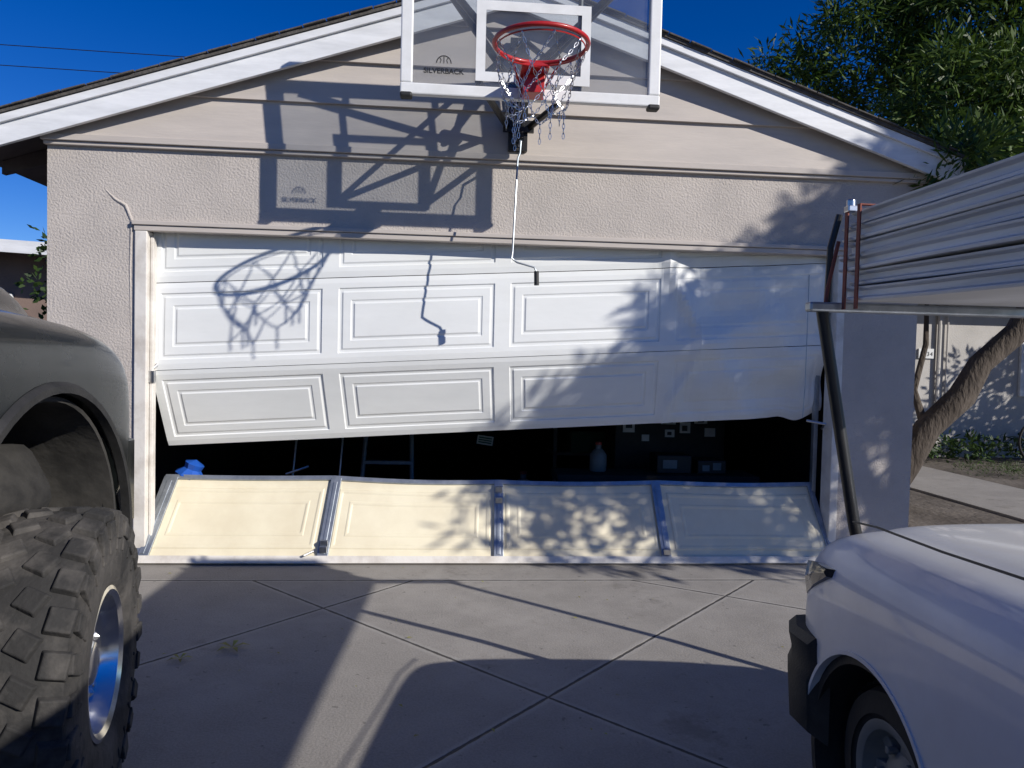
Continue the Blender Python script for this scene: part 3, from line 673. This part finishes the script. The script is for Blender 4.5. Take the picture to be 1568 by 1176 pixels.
g.tube([(5.1,2.38,.75),(5.02,2.5,1.2),(5.2,2.6,1.7),(5.25,2.7,2.6)],[.05,.035,.03,.015],8)
g.obj('trunk','bark',tr1,smooth=True)
tf=[]
for c,r_,n in (((3.62,-.02,2.93),(.28,.22,.20),20),((4.10,.45,2.95),(.45,.45,.35),54),((4.72,.9,3.1),(.7,.6,.45),100),((5.6,1.2,3.2),(.9,.7,.6),120),((4.9,1.6,3.9),(.85,.7,.65),150),((4.40,2.7,4.85),(.75,.6,.60),120),((3.60,2.8,4.60),(.40,.35,.25),26),((5.6,2.4,5.0),(1.0,.9,.9),260),((6.4,1.8,4.1),(1.1,1,.9),220),((6.6,2.6,5.8),(1.2,1.1,.9),240),((5.0,2.7,5.85),(.7,.6,.65),110),((7.8,2.4,5.0),(1.3,1.2,1.5),200),((7.3,2.6,6.8),(1.3,1.2,1.0),130),((10,2,4.6),(1.4,1.5,1.6),90)):  # last ball: unseen extra crown, added to shade the right-hand house wall
    tf+=tuftball(c,r_,n)
leaves('foliage',tf,44,.12,.025,'leaf',tr1,spread=.20,droop=.25)
tr3=empty('tree'); tf=[]
for c,r_,n in (((8.5,9,5.2),(2.6,2,1.8),200),((11.5,9,6.0),(2.5,2,3),130),((6.6,9.4,5.6),(.8,.8,.5),40)): tf+=tuftball(c,r_,n,.2)
leaves('foliage',tf,32,.22,.05,'leaf2',tr3,spread=.38)
g=G(); g.tube([(9,9,0),(9,9,3),(8.6,9,6)],[.22,.18,.08],10); g.obj('trunk','bark',tr3)
# out-of-view tree added beside the right-hand house to shade its wall
tr4=empty('tree'); tf=tuftball((11.9,4.6,2.2),(1.7,.7,1.2),110,.1)+tuftball((12.6,4.6,3.2),(1.2,.7,.6),40,.1)
leaves('foliage',tf,26,.20,.06,'leaf2',tr4,spread=.24)
g=G(); g.tube([(12.2,4.6,0),(12.1,4.6,1.4),(12.3,4.6,3)],[.10,.08,.03],8); g.obj('trunk','bark',tr4)
# shade tree standing to the right of the driveway (outside the view, its shadow falls on the door)
tr2=empty('tree'); S=3.3
def pj(X,Z,s=S): return (X+TX*s,-s,Z+TZ*s)
tf=[]
for X,Z,rx,rz_,n in ((2.45,1.0,.85,.55,125),(1.55,.95,.50,.24,44),(1.65,1.30,.45,.28,40),(1.0,.92,.30,.14,14),(3.2,1.9,.6,.8,120),(2.15,1.72,.45,.32,46),(3.2,2.75,.50,.32,56),(3.35,3.1,.35,.25,24),(2.5,.28,.9,.22,46),(4.3,1.4,.8,1.3,90),(.85,.62,.35,.10,9),(2.75,2.45,.28,.3,22),(1.95,2.08,.28,.13,14),(1.3,.30,.85,.16,27),(1.15,1.30,.18,.12,6),(1.5,1.68,.16,.12,6)):
    c=pj(X,Z,S+random.uniform(-.3,.3)); tf+=tuftball(c,(rx,.5,rz_),n,.1)
leaves('foliage',tf,26,.15,.040,'leafs',tr2,spread=.125,droop=.2)
g=G(); g.tube([(8.0,-3.7,-.1),(7.9,-3.6,1.6),(7.7,-3.5,3.2),(7.4,-3.4,4.8)],[.22,.17,.13,.06],12)
g.tube([(7.8,-3.55,2.6),(7.0,-3.4,3.6),(6.3,-3.3,3.7)],[.1,.05,.012],8); g.tube([(7.7,-3.5,3.4),(8.3,-3.5,4.4),(8.6,-3.4,5.4)],[.1,.06,.02],8); g.obj('trunk','bark',tr2,smooth=True)
# ---------------------------------------------------------------- houses
h1=empty('house')
g=G(); g.box(3.6,16,6.6,12,-.1,3.0); g.obj('walls','housew',h1)
g=G(); g.add([(3.2,6.1,2.75),(16.4,6.1,2.75),(16.4,12.5,2.75),(3.2,12.5,2.75),(4.5,9.3,4.1),(15,9.3,4.1)],[(0,1,5,4),(1,2,5),(2,3,4,5),(3,0,4),(0,3,2,1)]); g.obj('roof','shingle',h1)
g=G(); g.box(3.2,16.4,6.04,6.09,2.60,2.78); g.obj('eave_fascia','fascia',h1)
g=G(); g.box(9.5,10.85,6.54,6.6,1.0,2.3); g.obj('window_frame','fascia',h1,bevel=.01); g=G(); g.box(9.58,10.77,6.53,6.539,1.08,2.22); g.obj('window_glass','glassd',h1)
g=G(); g.tube([(8.05,6.55,0),(8.05,6.55,2.6)],.03,8); g.tube([(8.2,6.56,0.4),(8.2,6.56,2.6)],.015,6); g.obj('downspout','housew',h1)
g=G(); g.box(7.72,7.98,6.57,6.598,1.60,1.76); g.obj('number_plaque','whitep',h1)
for k,ch in enumerate('5434'):
    cu=bpy.data.curves.new('d','FONT'); cu.body=ch; cu.size=.12; to=bpy.data.objects.new('d',cu); sc.collection.objects.link(to); bpy.context.view_layer.update()
    me=bpy.data.meshes.new_from_object(to.evaluated_get(bpy.context.evaluated_depsgraph_get())); bpy.data.objects.remove(to)
    o=bpy.data.objects.new('digit_%d'%k,me); sc.collection.objects.link(o); me.materials.clear(); me.materials.append(M['ink']); o.matrix_world=Matrix.Translation((7.74+k*.058,6.566,1.64))@Matrix.Rotation(math.pi/2,4,'X')@Matrix.Diagonal((.8,.8,1,1)); o.parent=h1
h2=empty('house')
g=G(); g.box(-13,-4.9,5.5,11,-.1,2.80); g.obj('walls','houseb',h2)
g=G(); g.add([(-13.5,4.9,3.10),(-4.3,4.9,2.72),(-4.3,11.5,2.72),(-13.5,11.5,3.1),(-12.5,8.2,3.3),(-6,8.2,2.95)],[(0,1,5,4),(1,2,5),(2,3,4,5),(3,0,4),(0,3,2,1)]); g.obj('roof','shingle',h2)
g=G(); g.add([(-13.5,4.84,2.96),(-4.3,4.84,2.58),(-4.3,4.89,2.58),(-13.5,4.89,2.96),(-13.5,4.84,3.12),(-4.3,4.84,2.74),(-4.3,4.89,2.74),(-13.5,4.89,3.12)],BF); g.obj('eave_fascia','fascia',h2)
g=G(); g.box(-7.2,-5.9,5.44,5.5,1.5,2.15); g.obj('window_frame','fascia',h2,bevel=.01); g=G(); g.box(-7.12,-5.98,5.43,5.439,1.58,2.07); g.obj('window_glass','glassd',h2)
e=empty('shrub'); tf=[]
for c,r_,n in (((-4.45,3.8,2.55),(.30,.25,.20),14),((-4.4,3.8,2.1),(.30,.3,.25),12),((-4.5,3.8,1.5),(.5,.4,.3),30),((-4.4,3.8,.5),(.5,.4,.5),30)): tf+=tuftball(c,r_,n,.1)
leaves('foliage',tf,16,.10,.05,'leaf2',e,spread=.2); g=G(); g.tube([(-4.45,3.8,0),(-4.5,3.8,1.2),(-4.4,3.8,2.6)],[.03,.02,.008],6); g.tube([(-4.4,3.8,.8),(-4.1,3.8,1.5)],[.015,.006],6); g.obj('stems','bark',e)
e=empty('flower_bed'); tf=[]
for i in range(40): tf.append((random.uniform(6.6,10),random.uniform(5.7,6.4),random.uniform(.05,.30),random.uniform(.5,1.0)))
leaves('foliage',tf,30,.12,.04,'leaf2',e,spread=.20,droop=-.2)
tf=[(random.uniform(7.2,9.5),random.uniform(4.2,5.0),0.0,1) for _ in range(90)]
leaves('grass',tf,30,.05,.008,'grass',None,spread=.14,droop=-.9)
bc=empty('bicycle'); g=G(); BXO=.72
def ring(c,r_,t_): g.tube([Vector(c)+Vector((r_*math.cos(q),0,r_*math.sin(q))) for q in np.linspace(0,2*math.pi,41)],t_,7,False)
ring((8.3+BXO,5.5,.36),.33,.02); ring((9.3+BXO,5.5,.36),.33,.02); g.obj('tyres','rubber2',bc,smooth=True)
g=G()
for cx in (8.3,9.3):
    for k in range(16):
        q=math.pi*k/8; g.tube([(cx,5.5,.36),(cx+.31*math.cos(q),5.5,.36+.31*math.sin(q))],.0018,4)
g.tube([(8.3,5.5,.36),(8.5,5.5,.92),(8.55,5.5,1.0)],.013,8); g.tube([(8.47,5.5,.82),(8.85,5.5,.37),(9.08,5.5,.85),(8.48,5.5,.88)],.015,8); g.tube([(8.85,5.5,.37),(9.3,5.5,.36),(9.05,5.5,.78)],.01,8); g.tube([(8.5,5.3,1.0),(8.55,5.5,1.02),(8.5,5.7,1.0)],.011,8); g.box(8.98,9.22,5.46,5.54,.86,.90)
g.obj('frame','black',bc,smooth=True,Mx=Matrix.Translation((BXO,0,0)))
e=empty('power_line'); g=G()
for z,y in ((11.2,20),(10.7,20.4)): 
    g.tube([(x,y,z-.4*math.sin((x+30)/60*math.pi)) for x in np.linspace(-30,30,20)],.014,5)
g.tube([(-30,20,0),(-30,20,12)],.15,8); g.tube([(30,20,0),(30,20,12)],.15,8); g.obj('wires','black',e)
g=G()
for x in np.arange(-5,3.6,.15): g.box(x,x+.14,9,9.02,0,1.7)
for x in np.arange(-22,-13,.15): g.box(x,x+.14,9,9.02,0,1.7)
g.obj('wooden_fence','darkwood')
g=G()
for cx,cy,sc_ in ((-1.02,-1.55,1),(-1.22,-1.68,.7)):
    for k in range(5):
        q=k*1.25+cx; c=Vector((cx,cy,.012)); g.add([c,c+Vector((.05*math.cos(q-.25),.05*math.sin(q-.25),.015))*sc_,c+Vector((.085*math.cos(q),.085*math.sin(q),.004))*sc_,c+Vector((.05*math.cos(q+.25),.05*math.sin(q+.25),.015))*sc_],[(0,1,2,3)])
for k in range(60):
    c=Vector((random.uniform(-2,3),random.uniform(-2.5,-.15),.006)); q=random.uniform(0,6); s_=random.uniform(.006,.02)
    g.add([c,c+Vector((math.cos(q),math.sin(q),.2))*s_,c+Vector((math.cos(q+.6),math.sin(q+.6),.1))*s_*1.6],[(0,1,2)])
g.obj('fallen_leaf',mat('dry_leaf',(.30,.32,.05),(.2,.16,.04),.7,scale=20))
print('DONE')
